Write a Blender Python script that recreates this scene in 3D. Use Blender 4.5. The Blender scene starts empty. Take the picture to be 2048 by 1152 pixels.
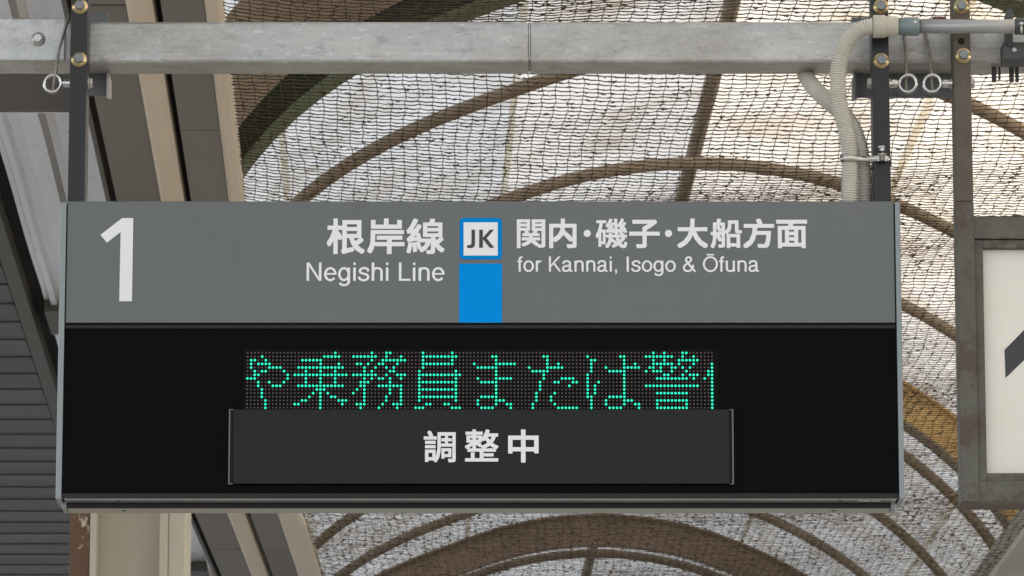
import bpy, bmesh, math, random
from mathutils import Vector, Matrix
random.seed(7)
PI = math.pi
# ------------------------------------------------------------------ camera, sky, sun, exposure
scene = bpy.context.scene
FPX = 10500.0                        # focal length in pixels of a 2048 px wide frame
PITCH = math.atan(2224 / FPX)
CP, SP = math.cos(PITCH), math.sin(PITCH)
CAMZ = 1.6
cam_data = bpy.data.cameras.new('camera')
cam_data.sensor_width = 36.0
cam_data.lens = 36.0 * FPX / 2048
cam_data.clip_start = 0.1
cam_data.clip_end = 2000
cam_data.dof.use_dof = True
cam_data.dof.focus_distance = 10.85
cam_data.dof.aperture_fstop = 30.0
cam = bpy.data.objects.new('camera', cam_data)
scene.collection.objects.link(cam)
cam.location = (0, 0, CAMZ)
cam.rotation_euler = (PI / 2 + PITCH, 0, 0)
scene.camera = cam

SUN_EL, SUN_AZ = math.radians(23), math.radians(84)      # azimuth clockwise from +Y
world = bpy.data.worlds.new('World'); scene.world = world
world.use_nodes = True
wn = world.node_tree.nodes; wl = world.node_tree.links
bg = wn['Background']
sky = wn.new('ShaderNodeTexSky'); sky.sky_type = 'NISHITA'; sky.sun_disc = False
sky.sun_elevation = SUN_EL; sky.sun_rotation = SUN_AZ
sky.dust_density = 0.6
hs = wn.new('ShaderNodeHueSaturation'); hs.inputs['Saturation'].default_value = 0.25        # thin white haze over the whole sky
wl.new(sky.outputs[0], hs.inputs['Color']); wl.new(hs.outputs[0], bg.inputs[0]); bg.inputs[1].default_value = 0.15
sun_data = bpy.data.lights.new('sun', 'SUN'); sun_data.energy = 1.3; sun_data.angle = math.radians(10)      # sun through thin haze
sun_data.color = (1.0, 0.74, 0.42)
sun = bpy.data.objects.new('sun', sun_data); scene.collection.objects.link(sun)
sd = Vector((math.sin(SUN_AZ) * math.cos(SUN_EL), math.cos(SUN_AZ) * math.cos(SUN_EL), math.sin(SUN_EL)))
sun.rotation_euler = (-sd).to_track_quat('-Z', 'Y').to_euler()
sun.location = (30, 5, 25)
vs = scene.view_settings
vs.view_transform = 'Standard'; vs.look = 'None'; vs.gamma = 1.0; vs.use_curve_mapping = False
vs.exposure = 1.22
scene.render.engine = 'CYCLES'
scene.cycles.use_denoising = True
scene.cycles.max_bounces = 8; scene.cycles.diffuse_bounces = 4; scene.cycles.transmission_bounces = 4

# ------------------------------------------------------------------ helpers
COL = scene.collection
WLOC = {}
def at(px, py, Y):
    """world point on the vertical plane y=Y that the photograph shows at pixel (px, py)"""
    u = (px - 1024) / FPX; v = (576 - py) / FPX
    t = Y / (CP - v * SP)
    return Vector((u * t, Y, CAMZ + t * (SP + v * CP)))
AX = -0.02553                         # the canopy runs a little to the left of the view axis
def cv(X, D, Z):
    """canopy coordinates (across, along, height above eye level) to world"""
    return Vector((X + AX * D, D, CAMZ + Z))
def lin(r, g, b):
    f = lambda c: c / 12.92 if c <= 0.04045 else ((c + 0.055) / 1.055) ** 2.4
    return (f(r / 255), f(g / 255), f(b / 255), 1)

class MB:
    def __init__(s): s.v = []; s.f = []; s.sm = []
    def add(s, vs, fs, smooth=False):
        n = len(s.v); s.v += [tuple(v) for v in vs]
        for f in fs: s.f.append(tuple(i + n for i in f)); s.sm.append(smooth)
        return s
    def box(s, lo, hi):
        x0, y0, z0 = lo; x1, y1, z1 = hi
        vs = [(x, y, z) for z in (z0, z1) for y in (y0, y1) for x in (x0, x1)]
        return s.add(vs, [(0, 2, 3, 1), (4, 5, 7, 6), (0, 1, 5, 4), (2, 6, 7, 3), (0, 4, 6, 2), (1, 3, 7, 5)])
    def bbox(s, lo, hi, b=0.0015):
        """box with chamfered long edges"""
        bm = bmesh.new(); x0, y0, z0 = lo; x1, y1, z1 = hi
        bmesh.ops.create_cube(bm, size=1)
        for v in bm.verts: v.co = Vector((x0 + (v.co.x + .5) * (x1 - x0), y0 + (v.co.y + .5) * (y1 - y0), z0 + (v.co.z + .5) * (z1 - z0)))
        bmesh.ops.bevel(bm, geom=list(bm.edges), offset=b, segments=2, affect='EDGES', profile=.5)
        bm.verts.index_update()
        s.add([v.co for v in bm.verts], [[v.index for v in f.verts] for f in bm.faces]); bm.free(); return s
    def hexa(s, a):
        """eight corners: bottom four (counter-clockwise), top four"""
        return s.add(a, [(3, 2, 1, 0), (4, 5, 6, 7), (0, 1, 5, 4), (1, 2, 6, 5), (2, 3, 7, 6), (3, 0, 4, 7)])
    def prism(s, poly, axis, a, b):
        """polygon [(p,q)] extruded along axis from a to b"""
        n = len(poly)
        def P(p, q, t): return {'y': (p, t, q), 'x': (t, p, q), 'z': (p, q, t)}[axis]
        vs = [P(p, q, a) for p, q in poly] + [P(p, q, b) for p, q in poly]
        fs = [tuple(range(n)), tuple(range(2 * n - 1, n - 1, -1))] + [(i, i + n, (i + 1) % n + n, (i + 1) % n) for i in range(n)]
        return s.add(vs, fs)
    def lathe(s, c, d, prof, n=20, smooth=True, cap=True):
        """profile [(distance along d, radius)] turned about the line through c along d"""
        d = Vector(d).normalized(); a = d.orthogonal().normalized(); b = d.cross(a); c = Vector(c)
        vs = []
        for h, r in prof:
            for k in range(n):
                t = 2 * PI * k / n; vs.append(c + d * h + (a * math.cos(t) + b * math.sin(t)) * r)
        fs = []
        for i in range(len(prof) - 1):
            for k in range(n):
                fs.append((i * n + k, i * n + (k + 1) % n, (i + 1) * n + (k + 1) % n, (i + 1) * n + k))
        s.add(vs, fs, smooth)
        if cap:
            m = len(s.v) - len(vs); s.f += [tuple(m + k for k in range(n))[::-1], tuple(m + (len(prof) - 1) * n + k for k in range(n))]; s.sm += [False, False]
        return s
    def tube(s, pts, r, n=10, smooth=True, cap=True, radii=None, up=None):
        pts = [Vector(p) for p in pts]; vs = []; N = len(pts)
        u = None
        for i, p in enumerate(pts):
            t = (pts[min(i + 1, N - 1)] - pts[max(i - 1, 0)]).normalized()
            if u is None: u = (Vector(up) if up else t.orthogonal()); 
            u = (u - t * u.dot(t)).normalized(); w = t.cross(u)
            rr = radii[i] if radii else r
            for k in range(n):
                a = 2 * PI * k / n; vs.append(p + (u * math.cos(a) + w * math.sin(a)) * rr)
        fs = [(i * n + k, i * n + (k + 1) % n, (i + 1) * n + (k + 1) % n, (i + 1) * n + k) for i in range(N - 1) for k in range(n)]
        s.add(vs, fs, smooth)
        if cap:
            m = len(s.v) - len(vs); s.f += [tuple(m + k for k in range(n))[::-1], tuple(m + (N - 1) * n + k for k in range(n))]; s.sm += [False, False]
        return s
    def torus(s, c, ax, R, r, n=32, m=10):
        ax = Vector(ax).normalized(); a = ax.orthogonal().normalized(); b = ax.cross(a); c = Vector(c); vs = []
        for i in range(n):
            t = 2 * PI * i / n; d = a * math.cos(t) + b * math.sin(t)
            for k in range(m):
                q = 2 * PI * k / m; vs.append(c + d * (R + r * math.cos(q)) + ax * (r * math.sin(q)))
        return s.add(vs, [(i * m + k, ((i + 1) % n) * m + k, ((i + 1) % n) * m + (k + 1) % m, i * m + (k + 1) % m) for i in range(n) for k in range(m)], True)

def fix_normals(me):
    bm = bmesh.new(); bm.from_mesh(me); bmesh.ops.recalc_face_normals(bm, faces=list(bm.faces)); bm.to_mesh(me); bm.free()
def obj(name, mb, mat, parent=None, fix=True):
    off = WLOC.get(parent, Vector((0, 0, 0))) if parent else Vector((0, 0, 0))
    me = bpy.data.meshes.new(name)
    me.from_pydata([(x - off.x, y - off.y, z - off.z) for x, y, z in mb.v], [], mb.f)
    me.polygons.foreach_set('use_smooth', mb.sm)
    me.materials.append(mat); me.update()
    if fix: fix_normals(me)
    o = bpy.data.objects.new(name, me); COL.objects.link(o)
    if parent: o.parent = parent
    WLOC[o] = off.copy()
    return o
def tag(o, label=None, cat=None, group=None, kind=None):
    if label: o['label'] = label
    if cat: o['category'] = cat
    if group: o['group'] = group
    if kind: o['kind'] = kind
    return o
def thing(name, label, cat, loc, group=None):
    o = bpy.data.objects.new(name, None); COL.objects.link(o); o.empty_display_size = .1
    o.location = loc; WLOC[o] = Vector(loc)
    return tag(o, label, cat, group)

# ------------------------------------------------------------------ materials
def mat(name, col, rough=.6, metal=0.0, spec=.5):
    m = bpy.data.materials.new(name); m.use_nodes = True
    b = m.node_tree.nodes['Principled BSDF']
    b.inputs['Base Color'].default_value = col if len(col) == 4 else (*col, 1)
    b.inputs['Roughness'].default_value = rough; b.inputs['Metallic'].default_value = metal
    b.inputs['Specular IOR Level'].default_value = spec
    return m
def noise_mat(name, stops, scale, rough=(.5, .7), metal=0.0, detail=8, stretch=(1, 1, 1), bump=0.0, bscale=None, spec=.5, dist=0.0):
    """colour ramp over noise in object space (metres)"""
    m = mat(name, stops[0][1], rough[0], metal, spec); nt = m.node_tree; N = nt.nodes; L = nt.links; b = N['Principled BSDF']
    tc = N.new('ShaderNodeTexCoord'); mp = N.new('ShaderNodeMapping'); mp.inputs['Scale'].default_value = stretch
    L.new(tc.outputs['Object'], mp.inputs[0])
    nz = N.new('ShaderNodeTexNoise'); nz.inputs['Scale'].default_value = scale; nz.inputs['Detail'].default_value = detail; nz.inputs['Roughness'].default_value = .65
    nz.inputs['Distortion'].default_value = dist
    L.new(mp.outputs[0], nz.inputs['Vector'])
    cr = N.new('ShaderNodeValToRGB'); e = cr.color_ramp.elements
    while len(e) < len(stops): e.new(.5)
    for i, (p, c) in enumerate(stops): e[i].position = p; e[i].color = c if len(c) == 4 else (*c, 1)
    L.new(nz.outputs['Fac'], cr.inputs[0]); L.new(cr.outputs[0], b.inputs['Base Color'])
    mr = N.new('ShaderNodeMapRange'); mr.inputs['From Min'].default_value = .3; mr.inputs['From Max'].default_value = .7
    mr.inputs['To Min'].default_value = rough[0]; mr.inputs['To Max'].default_value = rough[1]
    L.new(nz.outputs['Fac'], mr.inputs['Value']); L.new(mr.outputs[0], b.inputs['Roughness'])
    if bump:
        n2 = N.new('ShaderNodeTexNoise'); n2.inputs['Scale'].default_value = bscale or scale * 4; n2.inputs['Detail'].default_value = 6
        L.new(mp.outputs[0], n2.inputs['Vector'])
        bp = N.new('ShaderNodeBump'); bp.inputs['Strength'].default_value = bump; bp.inputs['Distance'].default_value = .004
        L.new(n2.outputs['Fac'], bp.inputs['Height']); L.new(bp.outputs[0], b.inputs['Normal'])
    return m
def speckle(m, col, scale, lo, hi, stretch=(1, 1, 1), amount=1.0):
    """lay flecks of a second colour (dirt, chipped paint) over a material's colour"""
    nt = m.node_tree; N = nt.nodes; L = nt.links; b = N['Principled BSDF']
    tc = N.new('ShaderNodeTexCoord'); mp = N.new('ShaderNodeMapping'); mp.inputs['Scale'].default_value = stretch
    L.new(tc.outputs['Object'], mp.inputs[0])
    nz = N.new('ShaderNodeTexNoise'); nz.inputs['Scale'].default_value = scale; nz.inputs['Detail'].default_value = 7; nz.inputs['Roughness'].default_value = .7
    L.new(mp.outputs[0], nz.inputs['Vector'])
    mr = N.new('ShaderNodeMapRange'); mr.inputs['From Min'].default_value = lo; mr.inputs['From Max'].default_value = hi; mr.inputs['To Max'].default_value = amount
    L.new(nz.outputs['Fac'], mr.inputs['Value'])
    mx = N.new('ShaderNodeMix'); mx.data_type = 'RGBA'
    src = b.inputs['Base Color'].links[0].from_socket if b.inputs['Base Color'].links else None
    if src: L.new(src, mx.inputs['A'])
    else: mx.inputs['A'].default_value = b.inputs['Base Color'].default_value
    mx.inputs['B'].default_value = col if len(col) == 4 else (*col, 1)
    L.new(mr.outputs[0], mx.inputs['Factor']); L.new(mx.outputs['Result'], b.inputs['Base Color'])
    return m
def translucent(name, col, mixd=.35, scale=3.0, dirt=.25):
    m = bpy.data.materials.new(name); m.use_nodes = True; nt = m.node_tree; N = nt.nodes; L = nt.links
    N.remove(N['Principled BSDF']); out = N['Material Output']
    tc = N.new('ShaderNodeTexCoord'); nz = N.new('ShaderNodeTexNoise'); nz.inputs['Scale'].default_value = scale; nz.inputs['Detail'].default_value = 6
    L.new(tc.outputs['Object'], nz.inputs['Vector'])
    cr = N.new('ShaderNodeValToRGB'); e = cr.color_ramp.elements
    e[0].position = .3; e[0].color = tuple(c * (1 - dirt * w) for c, w in zip(col[:3], (.8, 1, 1.25))) + (1,); e[1].position = .55; e[1].color = tuple(col[:3]) + (1,)
    L.new(nz.outputs['Fac'], cr.inputs[0])
    t = N.new('ShaderNodeBsdfTranslucent'); d = N.new('ShaderNodeBsdfDiffuse'); mx = N.new('ShaderNodeMixShader'); mx.inputs[0].default_value = mixd
    L.new(cr.outputs[0], t.inputs[0]); L.new(cr.outputs[0], d.inputs[0]); L.new(t.outputs[0], mx.inputs[1]); L.new(d.outputs[0], mx.inputs[2]); L.new(mx.outputs[0], out.inputs[0])
    return m

G = lambda v: (v, v, v, 1)
M = {}
M['concrete'] = noise_mat('platform concrete', [(.3, (.36, .355, .34, 1)), (.7, (.44, .435, .42, 1))], 1.2, (.8, .95), bump=.3)
M['galv'] = noise_mat('galvanised steel', [(.30, (.34, .34, .335, 1)), (.48, (.43, .425, .41, 1)), (.60, (.49, .48, .46, 1)), (.74, (.55, .54, .52, 1))], 14, (.34, .55), .6, 12, (.16, 1, 1.2), .2, 120)
speckle(M['galv'], (.66, .655, .64, 1), 60, .55, .68, (.4, 1, 1.4), .8)
speckle(M['galv'], (.24, .24, .245, 1), 40, .54, .68, (.4, 1, 1.3), .8)
speckle(M['galv'], (.31, .29, .26, 1), 6, .48, .62, (.6, 1, 1), .6)
def spangle(m, scale, amt):
    """zinc crystals: small facets of slightly different tone and gloss"""
    nt = m.node_tree; N = nt.nodes; L = nt.links; b = N['Principled BSDF']
    tc = N.new('ShaderNodeTexCoord'); vo = N.new('ShaderNodeTexVoronoi'); vo.inputs['Scale'].default_value = scale; L.new(tc.outputs['Object'], vo.inputs['Vector'])
    bw = N.new('ShaderNodeRGBToBW'); L.new(vo.outputs['Color'], bw.inputs[0])
    mr = N.new('ShaderNodeMapRange'); mr.inputs['From Min'].default_value = .2; mr.inputs['From Max'].default_value = .8; mr.inputs['To Min'].default_value = 1 - amt; mr.inputs['To Max'].default_value = 1 + amt; L.new(bw.outputs[0], mr.inputs['Value'])
    mx = N.new('ShaderNodeMix'); mx.data_type = 'RGBA'; mx.blend_type = 'MULTIPLY'; mx.inputs['Factor'].default_value = 1
    L.new(b.inputs['Base Color'].links[0].from_socket, mx.inputs['A']); L.new(mr.outputs[0], mx.inputs['B']); L.new(mx.outputs['Result'], b.inputs['Base Color'])
spangle(M['galv'], 170, .045)
def vary(m, amt):
    """each piece takes a slightly different tone"""
    nt = m.node_tree; N = nt.nodes; L = nt.links; b = N['Principled BSDF']
    oi = N.new('ShaderNodeObjectInfo'); mr = N.new('ShaderNodeMapRange'); mr.inputs['To Min'].default_value = 1 - amt; mr.inputs['To Max'].default_value = 1 + amt; L.new(oi.outputs['Random'], mr.inputs['Value'])
    mx = N.new('ShaderNodeMix'); mx.data_type = 'RGBA'; mx.blend_type = 'MULTIPLY'; mx.inputs['Factor'].default_value = 1
    L.new(b.inputs['Base Color'].links[0].from_socket, mx.inputs['A']); L.new(mr.outputs[0], mx.inputs['B']); L.new(mx.outputs['Result'], b.inputs['Base Color'])
M['galv_plate'] = noise_mat('galvanised splice', [(.3, (.40, .40, .40, 1)), (.7, (.66, .66, .65, 1))], 16, (.35, .6), .55, 10, bump=.2, bscale=70)
speckle(M['galv_plate'], (.30, .30, .31, 1), 30, .50, .64, (.5, 1, 1), .6)
spangle(M['galv_plate'], 170, .05)
M['zinc'] = noise_mat('zinc hardware', [(.3, (.42, .41, .39, 1)), (.7, (.62, .61, .58, 1))], 90, (.3, .5), .8)
M['chrome'] = noise_mat('stainless steel', [(.3, (.46, .45, .43, 1)), (.7, (.60, .59, .57, 1))], 60, (.16, .3), 1.0)
M['rope'] = noise_mat('steel wire rope', [(.3, (.20, .18, .15, 1)), (.7, (.42, .39, .34, 1))], 120, (.4, .6), .7)
M['post_black'] = noise_mat('charcoal painted steel', [(.3, (.014, .0145, .0155, 1)), (.7, (.020, .0205, .0215, 1))], 8, (.32, .42), 0, spec=.35)
M['clamp'] = noise_mat('grey painted clamp', [(.3, (.10, .11, .115, 1)), (.7, (.15, .16, .165, 1))], 14, (.4, .6), .1)
M['header'] = noise_mat('header grey paint', [(.3, (.115, .126, .126, 1)), (.7, (.129, .140, .139, 1))], 3, (.42, .5), .1)
speckle(M['header'], (.105, .112, .110, 1), 6, .52, .72, (.7, 1, .35), .5)
speckle(M['header'], (.19, .195, .19, 1), 160, .70, .76, amount=.35)
M['cap'] = noise_mat('anodised grey cap', [(.3, (.21, .235, .24, 1)), (.7, (.235, .26, .265, 1))], 6, (.3, .4), .3)
M['rail'] = noise_mat('anodised rail', [(.3, (.30, .29, .28, 1)), (.7, (.36, .35, .34, 1))], 5, (.3, .42), .4)
M['slot_grey'] = mat('slot edge grey', (.13, .13, .13, 1), .4)
M['frame_dark'] = mat('dark trim', (.016, .016, .018, 1), .35, 0, .2)
M['gap'] = mat('seam black', (.004, .004, .004, 1), .8)
M['glass'] = mat('black display glass', (.0025, .0025, .0026, 1), .2, 0, .035)
M['notice'] = noise_mat('notice plate black', [(.3, (.0068, .0071, .0077, 1)), (.7, (.0098, .0101, .0108, 1))], 5, (.4, .5), spec=.25)
M['white'] = noise_mat('white vinyl lettering', [(.3, (.78, .78, .79, 1)), (.7, (.82, .82, .83, 1))], 6, (.5, .6))
M['blue'] = mat('line blue', (0, .265, .74, 1), .6, 0, .04)
M['blue_dark'] = mat('badge blue', (0, .225, .62, 1), .6, 0, .04)
M['ink'] = mat('badge ink', lin(58, 54, 53), .5)
M['led_board'] = mat('led board', (.006, .005, .005, 1), .8, 0, .1)
M['led_off'] = mat('unlit led', (.105, .085, .082, 1), .5)
m = bpy.data.materials.new('lit led'); m.use_nodes = True; b = m.node_tree.nodes['Principled BSDF']
b.inputs['Base Color'].default_value = (.02, .2, .15, 1); b.inputs['Emission Color'].default_value = (.0, 1.0, .57, 1); b.inputs['Emission Strength'].default_value = .46
M['led_on'] = m
M['hose'] = noise_mat('beige ribbed plastic', [(.3, (.54, .515, .45, 1)), (.7, (.60, .575, .51, 1))], 30, (.45, .6))
M['coupler'] = noise_mat('beige coupler', [(.3, (.44, .41, .34, 1)), (.7, (.48, .45, .37, 1))], 20, (.35, .5))
M['socket'] = noise_mat('blue grey coupling', [(.3, (.16, .21, .22, 1)), (.7, (.22, .27, .28, 1))], 30, (.35, .5), .3)
M['pipe'] = noise_mat('grey conduit pipe', [(.3, (.34, .34, .34, 1)), (.7, (.40, .40, .40, 1))], 20, (.32, .45), .5)
M['bracket'] = noise_mat('dark bracket steel', [(.3, (.05, .055, .058, 1)), (.7, (.085, .09, .092, 1))], 20, (.4, .6), .3)
M['red'] = mat('red tape', (.20, .07, .065, 1), .7)
M['rust_frame'] = noise_mat('weathered olive paint', [(.25, (.065, .052, .039, 1)), (.5, (.098, .093, .075, 1)), (.75, (.132, .134, .113, 1))], 9, (.5, .7), .1, 10, bump=.25, bscale=50)
speckle(M['rust_frame'], (.075, .048, .034, 1), 13, .50, .58, (1, 1, 1), .85)
speckle(M['rust_frame'], (.045, .026, .017, 1), 90, .60, .68, amount=.9)
M['rust_post'] = noise_mat('brown weathered post', [(.25, (.055, .043, .033, 1)), (.55, (.095, .078, .06, 1)), (.8, (.14, .12, .095, 1))], 18, (.5, .75), .1, 10, (1, 1, .6), .3, 60)
M['panel_old'] = noise_mat('aged white acrylic', [(.3, (.72, .68, .60, 1)), (.7, (.78, .75, .68, 1))], 2, (.35, .5))
speckle(M['panel_old'], (.30, .26, .21, 1), 70, .69, .74, amount=.6)
M['arrow'] = mat('arrow black', (.03, .032, .036, 1), .45)
M['sealant'] = noise_mat('old sealant', [(.3, (.05, .042, .034, 1)), (.7, (.085, .07, .055, 1))], 60, (.7, .9), bump=.5)
M['soffit'] = noise_mat('taupe soffit board', [(.3, (.205, .19, .172, 1)), (.7, (.25, .232, .211, 1))], 1.6, (.6, .8))
speckle(M['soffit'], (.06, .05, .04, 1), 14, .68, .78, amount=.5)
M['beige'] = noise_mat('beige painted steel', [(.3, (.72, .61, .47, 1)), (.7, (.80, .69, .55, 1))], 3, (.45, .6), stretch=(3, .4, 3))
speckle(M['beige'], (.20, .14, .09, 1), 20, .66, .76, (1, .25, 1), .7)
M['seam'] = mat('soffit seam', (.012, .010, .008, 1), .9)
M['deck'] = noise_mat('silver roof sheet', [(.25, (.78, .78, .80, 1)), (.5, (.90, .90, .92, 1)), (.75, (.95, .95, .97, 1))], 4, (.24, .4), .5, 8, (1, .5, 1), .5, 8)
speckle(M['deck'], (.25, .24, .23, 1), 40, .73, .78, amount=.6)
M['deck_beam'] = noise_mat('dark cross beam', [(.3, (.10, .095, .09, 1)), (.7, (.135, .13, .122, 1))], 3, (.5, .7))
M['plank'] = noise_mat('dark brown metal siding', [(.3, (.088, .080, .080, 1)), (.7, (.108, .100, .098, 1))], 2, (.45, .6), stretch=(.3, 3, 1))
vary(M['plank'], .10); vary(M['soffit'], .07)
M['column'] = noise_mat('cream painted column', [(.3, (.54, .49, .40, 1)), (.7, (.63, .58, .48, 1))], 5, (.4, .55), stretch=(1, 1, .4), bump=.15, bscale=20)
speckle(M['column'], (.22, .15, .09, 1), 16, .66, .76, amount=.7)
M['column_rust'] = noise_mat('flaking brown primer', [(.3, (.13, .075, .045, 1)), (.7, (.19, .115, .07, 1))], 10, (.6, .8), bump=.3)
speckle(M['column_rust'], (.62, .56, .46, 1), 24, .58, .62, (1, 1, .7), 1)
M['rib'] = noise_mat('brown canopy pipe', [(.3, (.19, .145, .10, 1)), (.7, (.32, .25, .18, 1))], 7, (.5, .7))
M['rib_tan'] = noise_mat('tan canopy band', [(.3, (.25, .19, .135, 1)), (.7, (.33, .26, .19, 1))], 5, (.5, .7))
M['arch_dark'] = noise_mat('dark green arch web', [(.3, (.008, .013, .007, 1)), (.7, (.015, .024, .013, 1))], 4, (.6, .8), spec=.2)
M['arch_green'] = noise_mat('green arch flange', [(.3, (.085, .115, .06, 1)), (.7, (.13, .165, .09, 1))], 6, (.5, .7))
M['ochre'] = noise_mat('ochre arch', [(.3, (.58, .37, .13, 1)), (.7, (.72, .48, .20, 1))], 4, (.5, .7))
M['arch_brown'] = noise_mat('brown arch', [(.3, (.23, .155, .105, 1)), (.7, (.33, .23, .16, 1))], 4, (.5, .7))
M['edge'] = noise_mat('grey green canopy edge', [(.3, (.46, .45, .39, 1)), (.7, (.55, .54, .47, 1))], 3, (.5, .7))
M['roof'] = translucent('translucent roof sheet', (.89, .87, .835), .08, 3.0, .30)
M['purlin'] = translucent('pale purlin', (.80, .76, .64), .2, 6, .2)
M['net'] = noise_mat('dirty brown net cord', [(.3, (.055, .042, .028, 1)), (.7, (.115, .088, .06, 1))], 20, (.8, .95), spec=.1)
M['tower'] = noise_mat('neighbouring wall', [(.3, (.32, .30, .28, 1)), (.7, (.38, .36, .33, 1))], .3, (.7, .9))
M['tower_glass'] = mat('neighbouring window', (.03, .04, .05, 1), .1)
# chromate washers shift from gold to pink and green
m = mat('yellow chromate', (.6, .45, .2, 1), .28, .9); nt = m.node_tree; N = nt.nodes; L = nt.links
tc = N.new('ShaderNodeTexCoord'); nz = N.new('ShaderNodeTexNoise'); nz.inputs['Scale'].default_value = 45; L.new(tc.outputs['Object'], nz.inputs['Vector'])
cr = N.new('ShaderNodeValToRGB'); e = cr.color_ramp.elements; e.new(.5); e.new(.6)
for i, (p, c) in enumerate([(.3, (.36, .40, .24, 1)), (.45, (.50, .38, .18, 1)), (.55, (.58, .46, .26, 1)), (.7, (.50, .30, .25, 1))]): e[i].position = p; e[i].color = c
L.new(nz.outputs['Fac'], cr.inputs[0]); L.new(cr.outputs[0], N['Principled BSDF'].inputs['Base Color']); M['chromate'] = m
M['bolt_grey'] = noise_mat('grey bolt head', [(.3, (.16, .17, .17, 1)), (.7, (.26, .26, .25, 1))], 60, (.35, .5), .7)

# ------------------------------------------------------------------ ground
mb = MB(); mb.box((-400, -400, -.3), (400, 600, 0))
tag(obj('platform_ground', mb, M['concrete']), 'concrete station platform running under the canopy', 'platform', kind='structure')

# ------------------------------------------------------------------ vaulted roof
XC, ZC, RR = 1.175, 2.7, 1.8
def arc(theta, D, R):
    t = math.radians(theta); k = min(1.0, max(0.0, (abs(theta) - 20) / 36)); R += (.135 if theta < 0 else .04) * k * k * (3 - 2 * k)      # the haunches are fuller than a true circle
    return cv(XC + R * math.sin(t), D, ZC + R * math.cos(t))
def arc_band(mb, D0, D1, R0, R1, a0=-60.2, a1=60.2, n=42):
    """curved bar with a rectangular section, along the vault's cross-section"""
    vs = []; fs = []
    for i in range(n + 1):
        a = a0 + (a1 - a0) * i / n
        vs += [arc(a, D0, R0), arc(a, D1, R0), arc(a, D1, R1), arc(a, D0, R1)]
    for i in range(n):
        for k in range(4): fs.append((4 * i + k, 4 * i + (k + 1) % 4, 4 * i + 4 + (k + 1) % 4, 4 * i + 4 + k))
    fs += [(0, 1, 2, 3), (4 * n + 3, 4 * n + 2, 4 * n + 1, 4 * n)]
    return mb.add(vs, fs)
vault = thing('vaulted_roof', 'arched translucent canopy roof with brown ribs above the bird net', 'roof', cv(XC, 20, 3.6))
ANG = [-63, -45, -20, .8, 23, 47, 63]
ENDS = [8.0, 11.0, 13.4, 15.8, 18.1, 20.3, 22.35, 25.1, 27.95, 31.0, 34.0]
for j in range(len(ENDS) - 1):
    for i in range(len(ANG) - 1):
        a0, a1 = ANG[i] + .015, ANG[i + 1] - .015; D0, D1 = ENDS[j] + .0008, ENDS[j + 1] - .0008
        mb = MB()
        c = [arc(a0, D0, 2.06), arc(a1, D0, 2.06), arc(a1, D1, 2.06), arc(a0, D1, 2.06)]
        d = [arc(a0, D0, 2.063), arc(a1, D0, 2.063), arc(a1, D1, 2.063), arc(a0, D1, 2.063)]
        # one sheet with a shallow pressed fold so that the light breaks along it
        mb.add([c[0], c[1], c[2], c[3]], [(0, 1, 2, 3)])
        obj('roof_sheet', mb, M['roof'], vault)
for D in (9.6, 12.4, 17.4, 19.1, 20.55, 23.1, 24.6, 26.12, 28.35, 30.0, 31.5, 33.0):
    mb = MB(); mb.tube([arc(-60 + 120 * k / 48, D, RR + .022) for k in range(49)], .024, 10, up=(0, 1, 0))
    obj('rib', mb, M['rib'], vault)
def main_arch(Dw, h, matw, matf, fl, front):
    mb = MB(); arc_band(mb, Dw, Dw + .03, RR + .012, RR + h); w = obj('main_arch', mb, matw, vault)
    mb = MB(); arc_band(mb, Dw - front, Dw - front + fl, RR, RR + .0115); obj('flange', mb, matf, w)
    mb = MB(); arc_band(mb, Dw - .03, Dw + .09, RR + h, RR + h + .012); obj('top_flange', mb, matw, w)
main_arch(16.0, .145, M['arch_dark'], M['arch_green'], .17, .03)
main_arch(22.42, .145, M['ochre'], M['rib_tan'], .16, .02)
main_arch(27.92, .155, M['arch_brown'], M['arch_brown'], .10, .02)
mb = MB(); arc_band(mb, 14.56, 15.66, RR + .03, RR + .05); obj('cover_band', mb, M['rib_tan'], vault)
mb = MB(); arc_band(mb, 14.44, 14.56, RR + .0, RR + .05); obj('rib', mb, M['rib'], vault)
for a, r, mt in ((.8, .03, 'rib'), (-20, .014, 'purlin'), (23, .014, 'purlin'), (-45, .014, 'purlin'), (47, .014, 'purlin')):
    mb = MB()
    if r > .02: mb.tube([arc(a, 8 + k * 2, RR + .20) for k in range(14)], r, 8)
    else:                                   # flat joint strip under the sheets
        da = math.degrees(.015 / 2.03)
        mb.add([arc(a - da, 8, RR + .235), arc(a + da, 8, RR + .235), arc(a + da, 34, RR + .235), arc(a - da, 34, RR + .235)], [(0, 1, 2, 3)])
    obj('ridge_purlin' if r > .02 else 'purlin', mb, M[mt], vault)

# ------------------------------------------------------------------ canopy on the left of the net
def bend(D): return .037 * max(0.0, D - 20.3)
def lb(mb, X0, X1, D0, D1, Z0, Z1, w0=0.0, w1=0.0):
    """box following the canopy edge, cut at the bend"""
    cuts = [D0] + [d for d in (20.3,) if D0 < d < D1] + [D1]
    for a, b in zip(cuts, cuts[1:]):
        A0, A1, B0, B1 = X0 + bend(a), X1 + bend(a) + w1 * max(0, a - 20.3), X0 + bend(b), X1 + bend(b) + w1 * max(0, b - 20.3)
        mb.hexa([cv(A0, a, Z0), cv(A1, a, Z0), cv(B1, b, Z0), cv(B0, b, Z0), cv(A0, a, Z1), cv(A1, a, Z1), cv(B1, b, Z1), cv(B0, b, Z1)])
    return mb
left = thing('platform_canopy', 'taupe soffit and beige edge beams of the canopy left of the net', 'canopy', cv(-.6, 18, 3.6))
S0, S1 = 9.0, 30.0
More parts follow.
